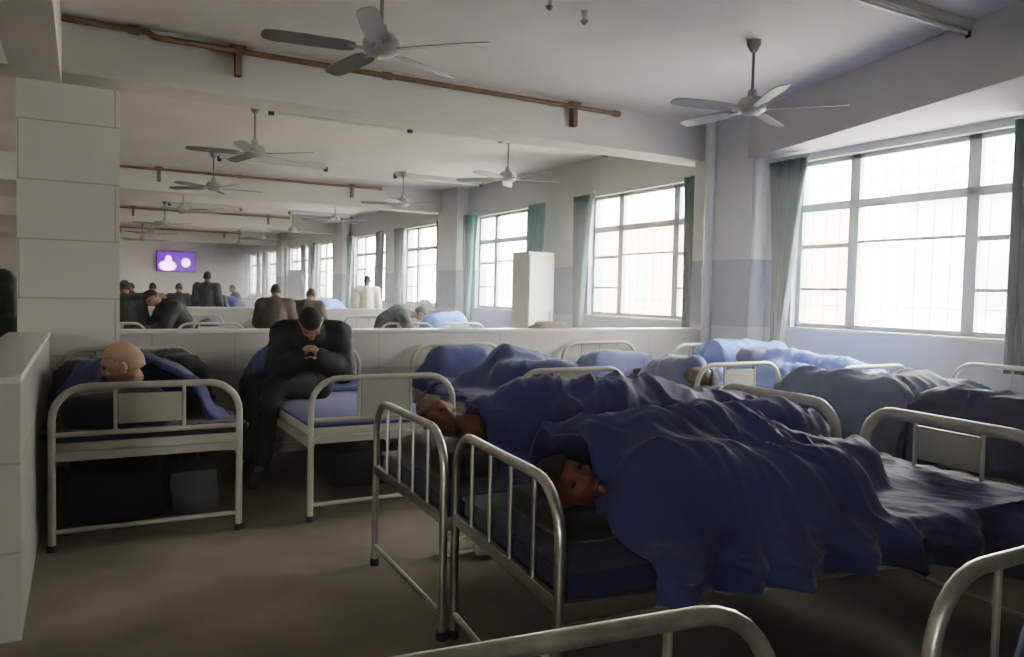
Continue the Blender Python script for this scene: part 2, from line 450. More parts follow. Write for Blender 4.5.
# ------------------------------------------------------------------ beds
BW, BL = .97, 2.02
def bed(kind, plate='panel', BL=BL):
    """local: foot end y=0, head end y=BL, centre x=0"""
    fm = {'cream': 'cream', 'steel': 'steel', 'worn': 'worn_steel'}[kind]
    t = thing('hospital_bed', '', 'bed')
    hw = BW/2-.02; r = .019 if kind == 'cream' else .0175
    HH = .93 if kind == 'cream' else .86
    def end(name, y, H, head, fm=fm, r=r):
        o = fin(name, tb([(x, y, z) for x, _, z in arch(hw, H-r, .17)], r, 12), fm, t)
        for s in (-1, 1):
            fin('rubber_foot', tb([(s*hw, y, 0), (s*hw, y, .035)], r+.006, 10), 'rubber', o)
        b = bmesh.new(); tube(b, [(-hw, y, .10), (hw, y, .10)], .013, 8); fin('lower_bar', b, fm, o)
        fin('cross_rail', bx(-hw, hw, y-.012, y+.012, .47, .515, bev=.003), fm, o, False)
        if head:
            n = 4 if kind == 'steel' else 3
            for i in range(n):
                x = -hw+2*hw*(i+1)/(n+1)
                fin('upright_bar', tb([(x, y, .51), (x, y, H-2*r+.005)], .0085, 8), fm, o)
        else:
            fin('middle_bar', tb([(-hw, y, .61), (hw, y, .61)], .014, 8), fm, o)
            for s in (-1, 1): fin('upright_bar', tb([(s*.17, y, .61), (s*.17, y, H-2*r+.005)], .010, 8), fm, o)
            z0, z1 = (.655, .815) if plate == 'panel' else (.60, .845)
            fin('card_plate', bx(-.158, .158, y-.008, y+.008, z0, z1, bev=.003), 'plate', o, False)
        return o
    end('foot_frame', .03, .88, False, 'cream' if kind == 'steel' else fm, .028 if kind == 'steel' else r)
    end('head_frame', BL-.02, HH, True)
    for s in (-1, 1):
        fin('side_rail', bx(s*hw-.014, s*hw+.014, .03, BL-.03, .445, .50, bev=.003), fm, t, False)
    b = bmesh.new()
    for i in range(14):
        y = .1+i*(BL-.2)/13; box(b, -hw, hw, y-.03, y+.03, .478, .492)
    fin('slat_base', b, 'slat', t, False)
    m = fin('mattress', bx(-hw+.005, hw-.005, .05, BL-.05, .495, .57, bev=.02), 'mattress_side' if kind == 'cream' else 'sheet_dark', t)
    fin('sheet', bx(-hw-.0, hw+.0, .045, BL-.045, .562, .582, bev=.008), 'sheet_blue' if kind == 'cream' else 'sheet_dark', m)
    return t
B_cream = bed('cream'); B_plate = bed('cream', 'tall'); B_steel = bed('steel', BL=2.27); B_worn = bed('worn')
used = set()
BEDS = {}
BEDOBJ = {}
def place(proto, key, x, y, rz, label, group):
    """x, y = middle of the foot end"""
    if id(proto) not in used:
        used.add(id(proto)); o = proto; o.location = (x, y, 0); o.rotation_euler = (0, 0, rz); o['label'] = label; o['group'] = group
    else: o = dup(proto, (x, y, 0), rz, label, group)
    BEDS[key] = (x, y, rz); BEDOBJ[key] = o; return o
G1, G2, G3, G4 = 'beds against the first low wall', 'beds pushed together in the middle', 'beds along the window wall', 'foreground beds'
place(B_cream, 'b1', .325, 4.58, 0, 'cream tubular hospital bed at far left beside the pillar, bald man lying on it', G1)
place(B_plate, 'b2', 1.66, 4.55, 0, 'cream hospital bed with a blue mattress where the man in black sits', G1)
place(B_plate, 'b3', 3.10, 4.58, 0, 'cream hospital bed third from the pillar, with a tall blue quilt heap', G1)
place(B_cream, 'b4', 4.74, 4.58, 0, 'cream hospital bed fourth from the pillar, sleeper\'s face at its foot rail', G1)
place(B_cream, 'b5', 5.74, 4.06, 0, 'cream hospital bed in the corner by the pier under window-lit blue quilts', G1)
place(B_steel, 'A', 3.53, 3.15, R(87.5), 'steel hospital bed in the middle, the farther of the pair pushed together', G2)
place(B_steel, 'B', 3.50, 2.08, R(84), 'steel hospital bed in the middle, the nearer of the pair, under a navy quilt', G2)
place(B_cream, 'Cc', 4.30, 3.30, -PI/2, 'hospital bed under a grey-blue quilt with its head against the nearest window', G3)
place(B_cream, 'D', 4.30, 2.30, -PI/2, 'hospital bed under a dark quilt at the right edge by the windows', G3)
place(B_worn, 'F1', .44, -.965, R(-6), 'foreground bed with a worn steel end frame cut off at the bottom middle', G4)
place(B_worn, 'F2', 1.975, -1.08, 0, 'foreground bed with a steel end frame at the bottom right corner', G4)
bn = ['second', 'third', 'fourth']
for k in range(1, 4):
    for i, x in enumerate((.325, 1.66, 3.10, 4.74, 5.72)):
        place(B_cream if i % 2 else B_plate, 'r%d%d' % (k, i), x, 4.58+BAY*k, 0,
              'hospital bed far back at the %s low wall, %s from the left' % (bn[k-1], ['first', 'second', 'third', 'fourth', 'fifth'][i]), 'beds of the far bays')
def bw(key):
    x, y, rz = BEDS[key]; return Matrix.Translation((x, y, 0)) @ Matrix.Rotation(rz, 4, 'Z')

# ------------------------------------------------------------------ quilts
def capz(caps, x, y):
    best = -9
    for (a, b, r0, r1) in caps:
        dx, dy = b[0]-a[0], b[1]-a[1]; L = dx*dx+dy*dy
        t = 0 if L < 1e-9 else max(0, min(1, ((x-a[0])*dx+(y-a[1])*dy)/L))
        cx, cy, cz = a[0]+dx*t, a[1]+dy*t, a[2]+(b[2]-a[2])*t; r = r0+(r1-r0)*t
        d2 = (x-cx)**2+(y-cy)**2
        if d2 < r*r: best = max(best, cz+math.sqrt(r*r-d2))
    return best
def quilt(key, label, m, caps, y0=.1, y1=1.6, ovl=.1, ovr=.1, seed=1., base=.60, fold=.035, fdir=.5, fsc=4., skew0=0., skew1=0., pleat=.03, smooth=7, hw=BW/2-.01, name='quilt', group='blue quilts', flap=0., step=.02, rim=.03):
    """cloth over a bed, in the bed's local frame; ovl/ovr: overhang at -x / +x (number or function of y)"""
    fl = ovl if callable(ovl) else (lambda y: ovl); fr = ovr if callable(ovr) else (lambda y: ovr)
    ny = max(8, int((y1-y0)/step)); nx = int(2*hw/step)
    xs = [-hw+2*hw*j/nx for j in range(nx+1)]
    ext = 12
    H = []
    for i in range(ny+1):
        row = []
        for x in xs:
            s = (x+hw)/(2*hw); ya = y0+skew0*(s-.5); yb = y1+skew1*(s-.5)
            y = ya+(yb-ya)*i/ny
            row.append(max(base, capz(caps, x, y)+.03))
        H.append(row)
    B0 = [r[:] for r in H]
    for it in range(smooth):
        N = [r[:] for r in H]
        for i in range(ny+1):
            for j in range(nx+1):
                s = 0; c = 0
                for di, dj in ((0, 0), (1, 0), (-1, 0), (0, 1), (0, -1), (1, 1), (-1, -1), (1, -1), (-1, 1)):
                    a, b = i+di, j+dj
                    if 0 <= a <= ny and 0 <= b <= nx: s += H[a][b]; c += 1
                N[i][j] = max(s/c, B0[i][j]-.012)
        H = N
    bm = bmesh.new(); g = []
    sn, cs = math.sin(fdir), math.cos(fdir)
    def wr(x, y):
        u = (x*cs+y*sn); v = (-x*sn+y*cs)
        w1 = noise.noise(V((x*1.7+seed, y*1.7, seed*3)))*.35
        n1 = 1-abs(noise.noise(V((u*fsc*.38+w1, v*fsc+w1*4, seed))))*2
        n2 = 1-abs(noise.noise(V((u*fsc*1.1+9, v*fsc*1.9+w1*5, seed+4))))*2
        n3 = noise.noise(V((x*2.2, y*2.2, seed+8)))
        n4 = 1-abs(noise.noise(V((u*fsc*.8+3, v*fsc*3.6+w1*6, seed+11))))*2
        return fold*(n1*abs(n1)*.7+n2*abs(n2)*.5+n4*abs(n4)*.28+n3*.7)
    for i in range(ny+1):
        row = []
        for side in (-1, 0, 1):
            if side == 0:
                for j, x in enumerate(xs):
                    s = (x+hw)/(2*hw); ya = y0+skew0*(s-.5); yb = y1+skew1*(s-.5)
                    y = ya+(yb-ya)*i/ny
                    e = min((i/ny), 1-(i/ny))*(y1-y0)
                    z = H[i][j]+wr(x, y)*(.4+.6*min(1, max(0, (H[i][j]-base)/.1))) + .01
                    k = min(1, e/.05); z -= rim*(1-math.sqrt(max(0, 1-(1-k)**2)))
                    z = max(z, base-.012)
                    yy = y+.03*noise.noise(V((x*3, i*.02, seed+2)))*1.5
                    row.append((x, yy, z))
            else:
                x = side*hw; s = (x+hw)/(2*hw); ya = y0+skew0*(s-.5); yb = y1+skew1*(s-.5)
                y = ya+(yb-ya)*i/ny
                ov = (fl if side < 0 else fr)(y)
                ov = max(.02, ov*(1+.35*noise.noise(V((y*2.5, seed, 1.3)))))
                j = 0 if side < 0 else nx
                z0 = H[i][j]
                z0 = max(base-.012, z0+wr(x, y)*(.4+.6*min(1, max(0, (z0-base)/.1)))+.01)
                drop = ov+(z0-base)
                cols = []
                for q in range(1, ext+1):
                    f = q/ext
                    bulge = .05*math.sin(min(1, f*2.2)*PI/2)
                    pl = pleat*min(1, f*2)*(math.sin(y*24+4*noise.noise(V((y*2, seed, 0))))+.7*noise.noise(V((y*6, f*1.5, seed))))
                    out = bulge+pl+.03*noise.noise(V((y*4, f*3, seed+5)))+.022*(1-2*abs(noise.noise(V((y*9+f*2, f*4, seed+15)))))*min(1, f*3)
                    cols.append((side*(hw+max(.012, out)), y+.02*noise.noise(V((y*5, f*2, seed))), z0-drop*f-.0))
                if side < 0: row = cols[::-1]+row
                else: row = row+cols
        g.append([bm.verts.new(p) for p in row])
    if flap:
        first = g[0]; nq = 8
        for q in range(1, nq+1):
            f = q/nq
            g.insert(0, [bm.verts.new((v.co.x, v.co.y-.03*min(1, f*3)-.02*math.sin(v.co.x*18+seed)*f, max(v.co.z-flap*f, min(v.co.z, .33)))) for v in first])
        ny += nq
    for i in range(ny):
        for j in range(len(g[0])-1): bm.faces.new((g[i][j], g[i][j+1], g[i+1][j+1], g[i+1][j]))
    o = fin(name, bm, m)
    o.data.shade_smooth()
    o.matrix_world = bw(key)
    s = o.modifiers.new('thick', 'SOLIDIFY'); s.thickness = .022; s.offset = -1
    tag(o, label, 'quilt', group); return o

# ------------------------------------------------------------------ people
def capsule(bm, a, b, r0, r1, seg=12):
    a, b = V(a), V(b); d = b-a; L = d.length
    if L < 1e-5: return ball(bm, a, r0)
    n = 5; pts = []; rad = []
    u = d/L
    for i in range(n): th = PI/2*(i+.15)/n; pts.append(a-u*r0*math.cos(th)); rad.append(r0*math.sin(th))
    pts.append(a); rad.append(r0); pts.append(b); rad.append(r1)
    for i in range(n-1, -1, -1): th = PI/2*(i+.15)/n; pts.append(b+u*r1*math.cos(th)); rad.append(r1*math.sin(th))
    return tube(bm, pts, rad, seg)
def fuse(name, bm, m, parent, vox, it=4, disp=0., fac=.5):
    """union of overlapping shapes -> one continuous smooth mesh"""
    bmesh.ops.recalc_face_normals(bm, faces=bm.faces)
    me = bpy.data.meshes.new(name); bm.to_mesh(me); bm.free()
    o = bpy.data.objects.new(name, me); TMP.collection.objects.link(o)
    r = o.modifiers.new('r', 'REMESH'); r.mode = 'VOXEL'; r.voxel_size = vox
    if it: s = o.modifiers.new('s', 'SMOOTH'); s.factor = fac; s.iterations = it
    with bpy.context.temp_override(scene=TMP, view_layer=TMP.view_layers[0]):
        dg = bpy.context.evaluated_depsgraph_get()
    me2 = bpy.data.meshes.new_from_object(o.evaluated_get(dg))
    o.modifiers.clear(); o.data = me2; me2.name = name
    TMP.collection.objects.unlink(o); C.objects.link(o)
    bpy.data.meshes.remove(me)
    if disp:
        for v in me2.vertices:
            c = v.co; n = v.normal
            k = 1-abs(noise.noise(V((c.x*9, c.y*9, c.z*16))))*2
            v.co = c+n*disp*(k+.6*noise.noise(c*22))
    me2.materials.clear(); me2.materials.append(MATS[m]); me2.shade_smooth()
    if parent: o.parent = parent
    return o
def head_mat(pos, face, up):
    """matrix: local -y = face direction, z = crown"""
    f = V(face).normalized(); u = V(up).normalized(); u = (u-f*u.dot(f)).normalized()
    y = -f; x = y.cross(u)
    return Matrix(((x.x, y.x, u.x, pos[0]), (x.y, y.y, u.y, pos[1]), (x.z, y.z, u.z, pos[2]), (0, 0, 0, 1)))
def add_head(bm, M, s=1.):
    S = M @ Matrix.Scale(s, 4)
    b = bmesh.new()
    bmesh.ops.create_uvsphere(b, u_segments=28, v_segments=20, radius=1)
    for v in b.verts:
        x, y, z = v.co
        w = .074; d = .094; h = .112
        if z < -.1:                                   # taper to the jaw
            k = min(1, (-z-.1)/.9); w *= 1-.34*k; d *= 1-.25*k
            if y < 0: y *= 1+.12*k
        if z > .2 and y > 0: d *= 1.06
        v.co = V((x*w, y*d-(.012 if z < -.2 else 0), z*h))
    # brow, nose, lips, chin, cheeks, ears, eye sockets by local shapes
    def A(c, r, M2=None): ball(b, c, r, 2, M2)
    A((0, -.088, .028), (.045, .016, .012))
    tube(b, [(0, -.088, .022), (0, -.102, -.006), (0, -.112, -.026), (0, -.1, -.036)], [.008, .0105, .014, .010], 10)
    A((.011, -.098, -.03), (.009, .010, .008)); A((-.011, -.098, -.03), (.009, .010, .008))
    A((0, -.090, -.055), (.023, .010, .006)); A((0, -.088, -.066), (.020, .010, .007))
    A((0, -.080, -.096), (.022, .016, .016))
    for s_ in (-1, 1):
        A((s_*.038, -.072, -.022), (.024, .018, .02))
        A((s_*.077, .012, -.004), (.008, .020, .031), Matrix.Rotation(R(-12), 4, 'X'))
        A((s_*.081, .018, .010), (.007, .013, .018))
    me = bpy.data.meshes.new('t'); b.to_mesh(me); b.free()
    me.transform(S); bm.from_mesh(me); bpy.data.meshes.remove(me)
def face_bits(root, body, M, hair='hair', hairstyle='short', s=1.):
    S = M @ Matrix.Scale(s, 4)
    for k in (-1, 1):
        b = bmesh.new(); ball(b, (k*.031, -.083, .008), (.0135, .008, .0075), 2); b.transform(S)
        fin('eye', b, 'eye', body)
    b = bmesh.new(); ball(b, (0, -.098, -.0605), (.022, .005, .0035), 2); b.transform(S); fin('mouth', b, 'lip', body)
    b = bmesh.new()
    bmesh.ops.create_uvsphere(b, u_segments=28, v_segments=20, radius=1)
    kill = []
    for v in b.verts:
        x, y, z = v.co
        lim = .42 if y < -.35 else (.05 if y < .15 else -.45)
        if y >= -.35 and y < .15: lim = .42+(.05-.42)*min(1, (y+.35)/.35)
        if z < lim: kill.append(v)
        t = {'short': 1.07, 'thick': 1.16, 'bald': 1.012}[hairstyle]
        n = 1+.03*noise.noise(v.co*6)
        v.co = V((x*.076*t*n, y*.098*t*n+.002, z*.113*t*n+.002))
    bmesh.ops.delete(b, geom=kill, context='VERTS'); b.transform(S)
    o = fin('hair', b, hair, body)
    md = o.modifiers.new('t', 'SOLIDIFY'); md.thickness = .008 if hairstyle != 'bald' else .003; md.offset = -1
    return o
def hand(bm, wrist, fwd, palm, side, curl=.5, s=1.):
    """fwd: wrist->fingers, palm: palm normal, side: +1 thumb towards fwd x palm"""
    f = V(fwd).normalized(); p = V(palm).normalized(); p = (p-f*p.dot(f)).normalized(); q = f.cross(p)*side
    w = V(wrist)
    for t in (-.028, -.01, .01, .028):
        capsule(bm, w+f*.012+q*t*.6*s, w+f*.088*s+q*t*s, .013*s, .011*s, 8)
    L = [.072, .083, .078, .060]
    for i, t in enumerate((.031, .0105, -.0105, -.031)):
        a = w+f*.088*s+q*t*s; d = f.copy(); Lf = L[i]*s
        for k, fr in enumerate((.45, .32, .23)):
            ang = curl*(.7+.5*k)
            d = (d*math.cos(ang)+p*math.sin(ang)).normalized()
            e = a+d*Lf*fr; capsule(bm, a, e, (.0092-.0008*k)*s, (.0086-.0009*k)*s, 8); a = e
    a = w+f*.028*s+q*.028*s
    d = (f*.62+q*.7+p*.35).normalized(); e = a+d*.042*s; capsule(bm, a, e, .0125*s, .0105*s, 8)
    d2 = (f*.85+q*.25+p*.4).normalized(); e2 = e+d2*.032*s; capsule(bm, e, e2, .0105*s, .0088*s, 8)
def person(label, J, jacket='jacket_black', pants='trousers', hair='hair', style='short', skin='skin', vox=.011, rootloc=(0, 0, 0), rz=0., shoes='shoe_dark', curl=.5, group=None, clothes=True, bulk=1., hs=1.):
    t = thing('person', label, 'person', rootloc, rz, group)
    b = bmesh.new(); g = {k: V(v) for k, v in J.items()}
    M = head_mat(g['head'], g['face'], g['up'])
    add_head(b, M, hs)
    c = capsule
    base = M @ V((0, .02, -.06))
    c(b, g['neck'], base, .058, .052); c(b, g['chest'], g['neck'], .10, .06)
    c(b, g['pelvis'], g['spine'], .12, .115); c(b, g['spine'], g['chest'], .115, .125)
    for s in 'LR':
        c(b, g['chest'], g['sh'+s], .10, .062); c(b, g['sh'+s], g['el'+s], .052, .040); c(b, g['el'+s], g['wr'+s], .040, .027)
        c(b, g['pelvis'], g['hip'+s], .11, .092); c(b, g['hip'+s], g['kn'+s], .088, .058); c(b, g['kn'+s], g['an'+s], .056, .036)
        c(b, g['an'+s], g['to'+s], .038, .030)
        f = V(J.get('hf'+s, g['wr'+s]-g['el'+s])); pn = V(J.get('hp'+s, (0, 0, -1)))
        hand(b, g['wr'+s], f, pn, 1 if s == 'L' else -1, curl)
    body = fuse('body', b, skin, t, vox, 3)
    face_bits(t, body, M, hair, style, hs)
    if clothes:
        b = bmesh.new(); k = .022*bulk
        c(b, g['pelvis'], g['spine'], .12+k, .12+k); c(b, g['spine'], g['chest'], .12+k, .13+k)
        nk = g['chest'].lerp(g['neck'], .75); c(b, g['chest'], nk, .11+k, .052+k)
        for s in 'LR':
            c(b, g['chest'], g['sh'+s], .105+k, .066+k); c(b, g['sh'+s], g['el'+s], .056+k, .046+k)
            c(b, g['el'+s], g['el'+s].lerp(g['wr'+s], .93), .046+k, .032+k)
            c(b, g['pelvis'], g['hip'+s], .11+k, .09+k)
        fuse('jacket', b, jacket, t, .016, 4, .006)
        b = bmesh.new(); k = .014
        for s in 'LR':
            c(b, g['pelvis'], g['hip'+s], .115+k, .095+k); c(b, g['hip'+s], g['kn'+s], .092+k, .066+k)
            c(b, g['kn'+s], g['kn'+s].lerp(g['an'+s], .95), .064+k, .046+k)
        fuse('trousers', b, pants, t, .016, 4, .005)
        for s in 'LR':
            b = bmesh.new(); d = (g['to'+s]-g['an'+s])
            c(b, g['an'+s]+d*-.12+V((0, 0, -.03)), g['to'+s]+d*.12, .050, .042); 
            fuse('shoe', b, shoes, t, .012, 3)
    return t
def sit(lean=.25, head_down=.3, look=0., arm='lap', twist=0.):
    """seated, facing -y, seat top at z=0"""
    P = dict(pelvis=(0, 0, .11), spine=(0, .02, .30), chest=(0, .01, .50), neck=(0, 0, .64), head=(0, -.035, .775),
             shL=(.185, .01, .55), shR=(-.185, .01, .55))
    Q = {}
    c_, s_ = math.cos(lean), math.sin(lean)
    for k, (x, y, z) in P.items():
        zz = z-.11
        # rounded back: the higher, the more lean
        f = min(1.3, zz/.45); a = lean*f
        Q[k] = (x, y*1-zz*math.sin(a), .11+zz*math.cos(a))
    sh = Q['shL'][1]; sz = Q['shL'][2]
    for s, n in ((1, 'L'), (-1, 'R')):
        Q['hip'+n] = (s*.095, -.02, .10); Q['kn'+n] = (s*.16, -.44, .09); Q['an'+n] = (s*.16, -.43, -.45); Q['to'+n] = (s*.18, -.58, -.50)
        if arm == 'lap':
            Q['el'+n] = (s*.25, sh-.08, sz-.27); Q['wr'+n] = (s*.07, sh-.27, sz-.34)
        elif arm == 'chin':
            Q['el'+n] = (s*.23, sh-.14, sz-.25); Q['wr'+n] = (s*.05, sh-.24, sz-.15)
        elif arm == 'knee':
            Q['el'+n] = (s*.23, sh-.12, sz-.25); Q['wr'+n] = (s*.13, -.42, .2)
        Q['hf'+n] = (-s*.4, -.6, .1 if arm != 'chin' else .9); Q['hp'+n] = (-s, 0, -.3)
    a = lean+head_down
    f = V((math.sin(look)*math.cos(a), -math.cos(look)*math.cos(a), -math.sin(a)))
    Q['face'] = f; Q['up'] = (f.x*.3, -math.sin(a), math.cos(a))
    return Q
def stand(armbend=.4):
    Q = dict(pelvis=(0, 0, .93), spine=(0, .01, 1.12), chest=(0, .01, 1.32), neck=(0, 0, 1.47), head=(0, -.02, 1.60), face=(0, -1, -.05), up=(0, 0, 1))
    for s, n in ((1, 'L'), (-1, 'R')):
        Q['sh'+n] = (s*.185, .01, 1.39); Q['el'+n] = (s*.24, .03, 1.11); Q['wr'+n] = (s*.24, -.10*armbend*2, .88)
        Q['hip'+n] = (s*.095, 0, .90); Q['kn'+n] = (s*.11, -.02, .50); Q['an'+n] = (s*.12, .02, .085); Q['to'+n] = (s*.14, -.14, .045)
        Q['hf'+n] = (0, -.15, -1); Q['hp'+n] = (-s, 0, 0)
    return Q
def xf(J, M):
    R3 = M.to_3x3(); o = {}
    for k, v in J.items():
        v = V(v)
        o[k] = tuple(R3 @ v) if (k in ('face', 'up') or k[:2] in ('hf', 'hp')) else tuple(M @ v)
    return o
def lying_side(z, facing=1, x=0., ytop=1.85, knee=.35, flat=.72):
    """lying on one side in bed coordinates: crown towards +y, facing +x (1) or -x (-1)"""
    Q = stand()
    for n in 'LR':
        s = 1 if n == 'L' else -1
        Q['kn'+n] = (s*.09, -.42*knee*2, .56); Q['an'+n] = (s*.09, -.10, .22); Q['to'+n] = (s*.09, -.2, .14)
        Q['el'+n] = (s*.19, -.04, 1.10); Q['wr'+n] = (s*.17, -.12, .88); Q['hf'+n] = (0, -.15, -1); Q['hp'+n] = (-s, 0, 0)
    # stand axes: x lateral, -y face, z up -> bed: z->+y, -y->facing*x, lateral->z
    f = facing
    M = Matrix(((0, -f, 0, x), (0, 0, 1, ytop-1.72), (f, 0, 0, z), (0, 0, 0, 1)))
    M = Matrix(((0, -f, 0, x), (0, 0, 1, ytop-1.72), (-f, 0, 0, z), (0, 0, 0, 1)))
    o = xf(Q, M); g = {}
    for k, v in o.items():
        v = V(v)
        if k in ('face', 'up') or k[:2] in ('hf', 'hp'): g[k] = tuple(v); continue
        v.z = z+(v.z-z)*flat
        v.z -= {'hi': .06, 'kn': .09, 'an': .12, 'to': .13, 'pe': .05, 'sp': .02}.get(k[:2], 0)
        g[k] = tuple(v)
    return g
def body_caps(J, k=.03):
    g = J; out = []
    def c(a, b, r0, r1): out.append((tuple(g[a]), tuple(g[b]), r0+k, r1+k))
    c('pelvis', 'spine', .12, .115); c('spine', 'chest', .12, .125)
    for s in 'LR':
        c('chest', 'sh'+s, .10, .07); c('sh'+s, 'el'+s, .06, .05); c('pelvis', 'hip'+s, .11, .1); c('el'+s, 'wr'+s, .055, .05); c('hip'+s, 'kn'+s, .095, .075); c('kn'+s, 'an'+s, .07, .06); c('an'+s, 'to'+s, .05, .05)
    return out
def pillow(key, x, y, z, label, m='pillow_dark', w=.30, l=.19, h=.07, rz=0., seed=0):
    b = bmesh.new(); bmesh.ops.create_uvsphere(b, u_segments=36, v_segments=20, radius=1)
    for v in b.verts:
        p = v.co
        sx = math.copysign(abs(p.x)**.55, p.x); sy = math.copysign(abs(p.y)**.55, p.y)
        v.co = V((sx*w, sy*l, p.z*h*(1+.25*noise.noise(V((p.x*2+seed, p.y*2, 0))))+.012*noise.noise(V((sx*5, sy*5, seed)))))
    o = fin('pillow', b, m); o.data.shade_smooth()
    o.matrix_world = bw(key) @ Matrix.Translation((x, y, z)) @ Matrix.Rotation(rz, 4, 'Z')
    tag(o, label, 'pillow'); return o

# --- middle pair: sleepers with their heads at the barred ends
J = lying_side(.72, 1, -.08, 2.05, .30)
J['head'] = (-.12, 2.04, .755); J['face'] = (-.75, .1, .40); J['up'] = (.25, .9, .45); J['neck'] = (-.10, 1.91, .74)
ob = person('person asleep in the nearer middle bed, dark hair and reddish face outside the quilt', J, clothes=True, jacket='jacket_black', skin='skin_red', hair='hair_brown', style='thick', vox=.009)
ob.matrix_world = bw('B')
cB = body_caps(J)
pillow('B', .02, 2.0, .625, 'black pillow under the sleeper in the nearer middle bed', 'black_cloth', w=.31, l=.13, h=.05)
cB += [((.0, 1.92, .74), (.0, 1.5, .745), .16, .18), ((.12, 1.98, .71), (.15, 1.5, .70), .15, .16), ((-.24, 1.75, .66), (-.26, 1.0, .60), .19, .16), ((0, 1.2, .66), (0, .6, .58), .17, .10), ((.2, .9, .60), (.3, .4, .56), .14, .12)]
quilt('B', 'navy quilt over the sleeper in the nearer middle bed, pleats hanging at the right', 'quilt_navy', cB, y0=-.10, y1=1.99, ovl=lambda y: .13+.09*max(0, min(1, (.9-y)/.5)), ovr=.04, seed=3.1, fold=.042, fdir=.55, fsc=4.6, skew1=.05, pleat=.045, step=.014)
J = lying_side(.715, -1, .0, 2.02, .30)
J['head'] = (.02, 2.09, .82); J['face'] = (-.75, .35, .15); J['up'] = (.1, .75, .7); J['neck'] = (.01, 1.96, .77)
ob = person('sandy-haired person asleep in the farther middle bed, reddish face outside the quilt', J, clothes=True, jacket='jacket_black', skin='skin_red', hair='hair_sandy', style='short', vox=.009)
ob.matrix_world = bw('A')
cA = body_caps(J)
pillow('A', .02, 2.05, .64, 'black pillow under the sandy-haired sleeper in the farther middle bed', 'black_cloth', w=.38, l=.15, h=.07)
cA += [((0, 1.98, .67), (0, 1.5, .70), .14, .17), ((-.02, 1.2, .74), (-.0, .9, .74), .19, .18), ((0, .9, .74), (0, .25, .68), .18, .13), ((-.12, 1.5, .68), (-.15, .8, .68), .16, .16), ((-.26, .30, .64), (-.3, -.02, .60), .19, .15)]
quilt('A', 'navy quilt over the sandy-haired sleeper in the farther middle bed', 'quilt_navy', cA, y0=-.02, y1=1.93, ovl=.02, ovr=.12, seed=8.4, fold=.042, fdir=-.5, fsc=5., skew1=.1, step=.016)
# --- bed 1: bald man lying with his head at the foot rail
J = lying_side(.76, 1, .0, 1.86, .30)
M = Matrix.Translation((-.02, 2.0, 0)) @ Matrix.Rotation(PI, 4, 'Z')
J = xf(J, M)
J['head'] = (-.12, .30, .955); J['neck'] = (-.07, .42, .86); J['face'] = (-.9, .30, -.25); J['up'] = (-.2, -.2, 1)
J['shL'] = (-.16, .52, .80); J['shR'] = (.14, .50, .76); J['chest'] = (0, .58, .76)
ob = person('bald man lying on the far left bed, head raised behind the foot rail', J, jacket='jacket_black', hair='hair_stub', style='bald', skin='skin_pale', vox=.008, hs=1.12)
ob.matrix_world = bw('b1')
pillow('b1', -.14, .30, .69, 'large black pillow under the bald man on the far left bed', 'black_cloth', w=.30, l=.2, h=.13)
quilt('b1', 'blue quilt over the bald man on the far left bed', 'quilt_blue', body_caps(J)+[((.20, .42, .68), (.14, 1.1, .70), .15, .14)], y0=.54, y1=1.55, ovl=.01, ovr=.0, seed=5.2, fold=.035, skew0=-.8, hw=BW/2-.08, pleat=.01)
o = quilt('b1', 'black blanket heaped at the head of the far left bed', 'black_cloth', [((-.30, 1.62, .66), (.30, 1.62, .70), .17, .17), ((-.1, 1.8, .7), (.1, 1.8, .7), .14, .14)], y0=1.35, y1=1.93, ovl=.01, ovr=.03, seed=9.9, name='blanket', group='dark blankets', hw=BW/2-.05)
o['category'] = 'blanket'
o = quilt('b1', 'black blanket spread along the foot rail of the far left bed', 'black_cloth', [], y0=.055, y1=.62, ovl=.01, ovr=.0, pleat=.01, seed=19.9, name='blanket', group='dark blankets', hw=BW/2-.045)
o['category'] = 'blanket'
for ch in BEDOBJ['b1'].children:
    for g_ in ch.children:
        if g_.name.startswith('sheet'):
            g_.data = g_.data.copy(); g_.data.materials[0] = MATS['sheet_dark']
# --- bed 2: man in a black jacket sitting on the bed, legs over the left edge
J = sit(.60, .45, .2, 'chin')
J = xf(J, Matrix.Rotation(R(-16), 4, 'Z'))
J['hipL'] = (.0, -.10, .11); J['hipR'] = (-.12, .04, .11)
J['knL'] = (-.36, -.36, .13); J['anL'] = (-.44, -.36, -.43); J['toL'] = (-.52, -.50, -.50)
J['knR'] = (-.46, -.06, .12); J['anR'] = (-.50, -.08, -.43); J['toR'] = (-.62, -.18, -.50)
ob = person('man in black padded jacket hunched on a bed, hands clasped before his face', J, jacket='jacket_black', style='short', vox=.008, bulk=2.2, curl=1.0)
ob.location = (1.53, 5.85, .585)
quilt('b2', 'blue quilt bunched up at the head of the bed behind the seated man', 'quilt_blue', [((-.30, 1.75, .74), (.2, 1.80, .70), .17, .14), ((-.32, 1.62, .68), (-.1, 1.6, .62), .13, .1)], y0=1.46, y1=1.94, ovl=.12, ovr=.05, seed=2.7, hw=BW/2-.035)
# --- bed 3
quilt('b3', 'dark blue pillow-like roll of bedding at the head of the third bed', 'quilt_navy', [((-.28, 1.72, .70), (.02, 1.74, .70), .15, .14)], y0=1.38, y1=1.94, ovl=.04, ovr=.03, seed=6.1, hw=BW/2-.035, name='bedroll')
quilt('b3', 'large blue quilt heaped to a high peak on the third bed from the pillar', 'quilt_blue', [((.10, 1.22, .73), (.34, 1.22, .72), .19, .16), ((.0, 1.0, .66), (.36, .75, .66), .16, .15), ((-.25, 1.25, .6), (.2, 1.2, .7), .12, .16), ((-.1, .6, .6), (.2, .4, .6), .12, .12)], y0=.2, y1=1.45, ovl=.06, ovr=.12, seed=4.6, fold=.03)
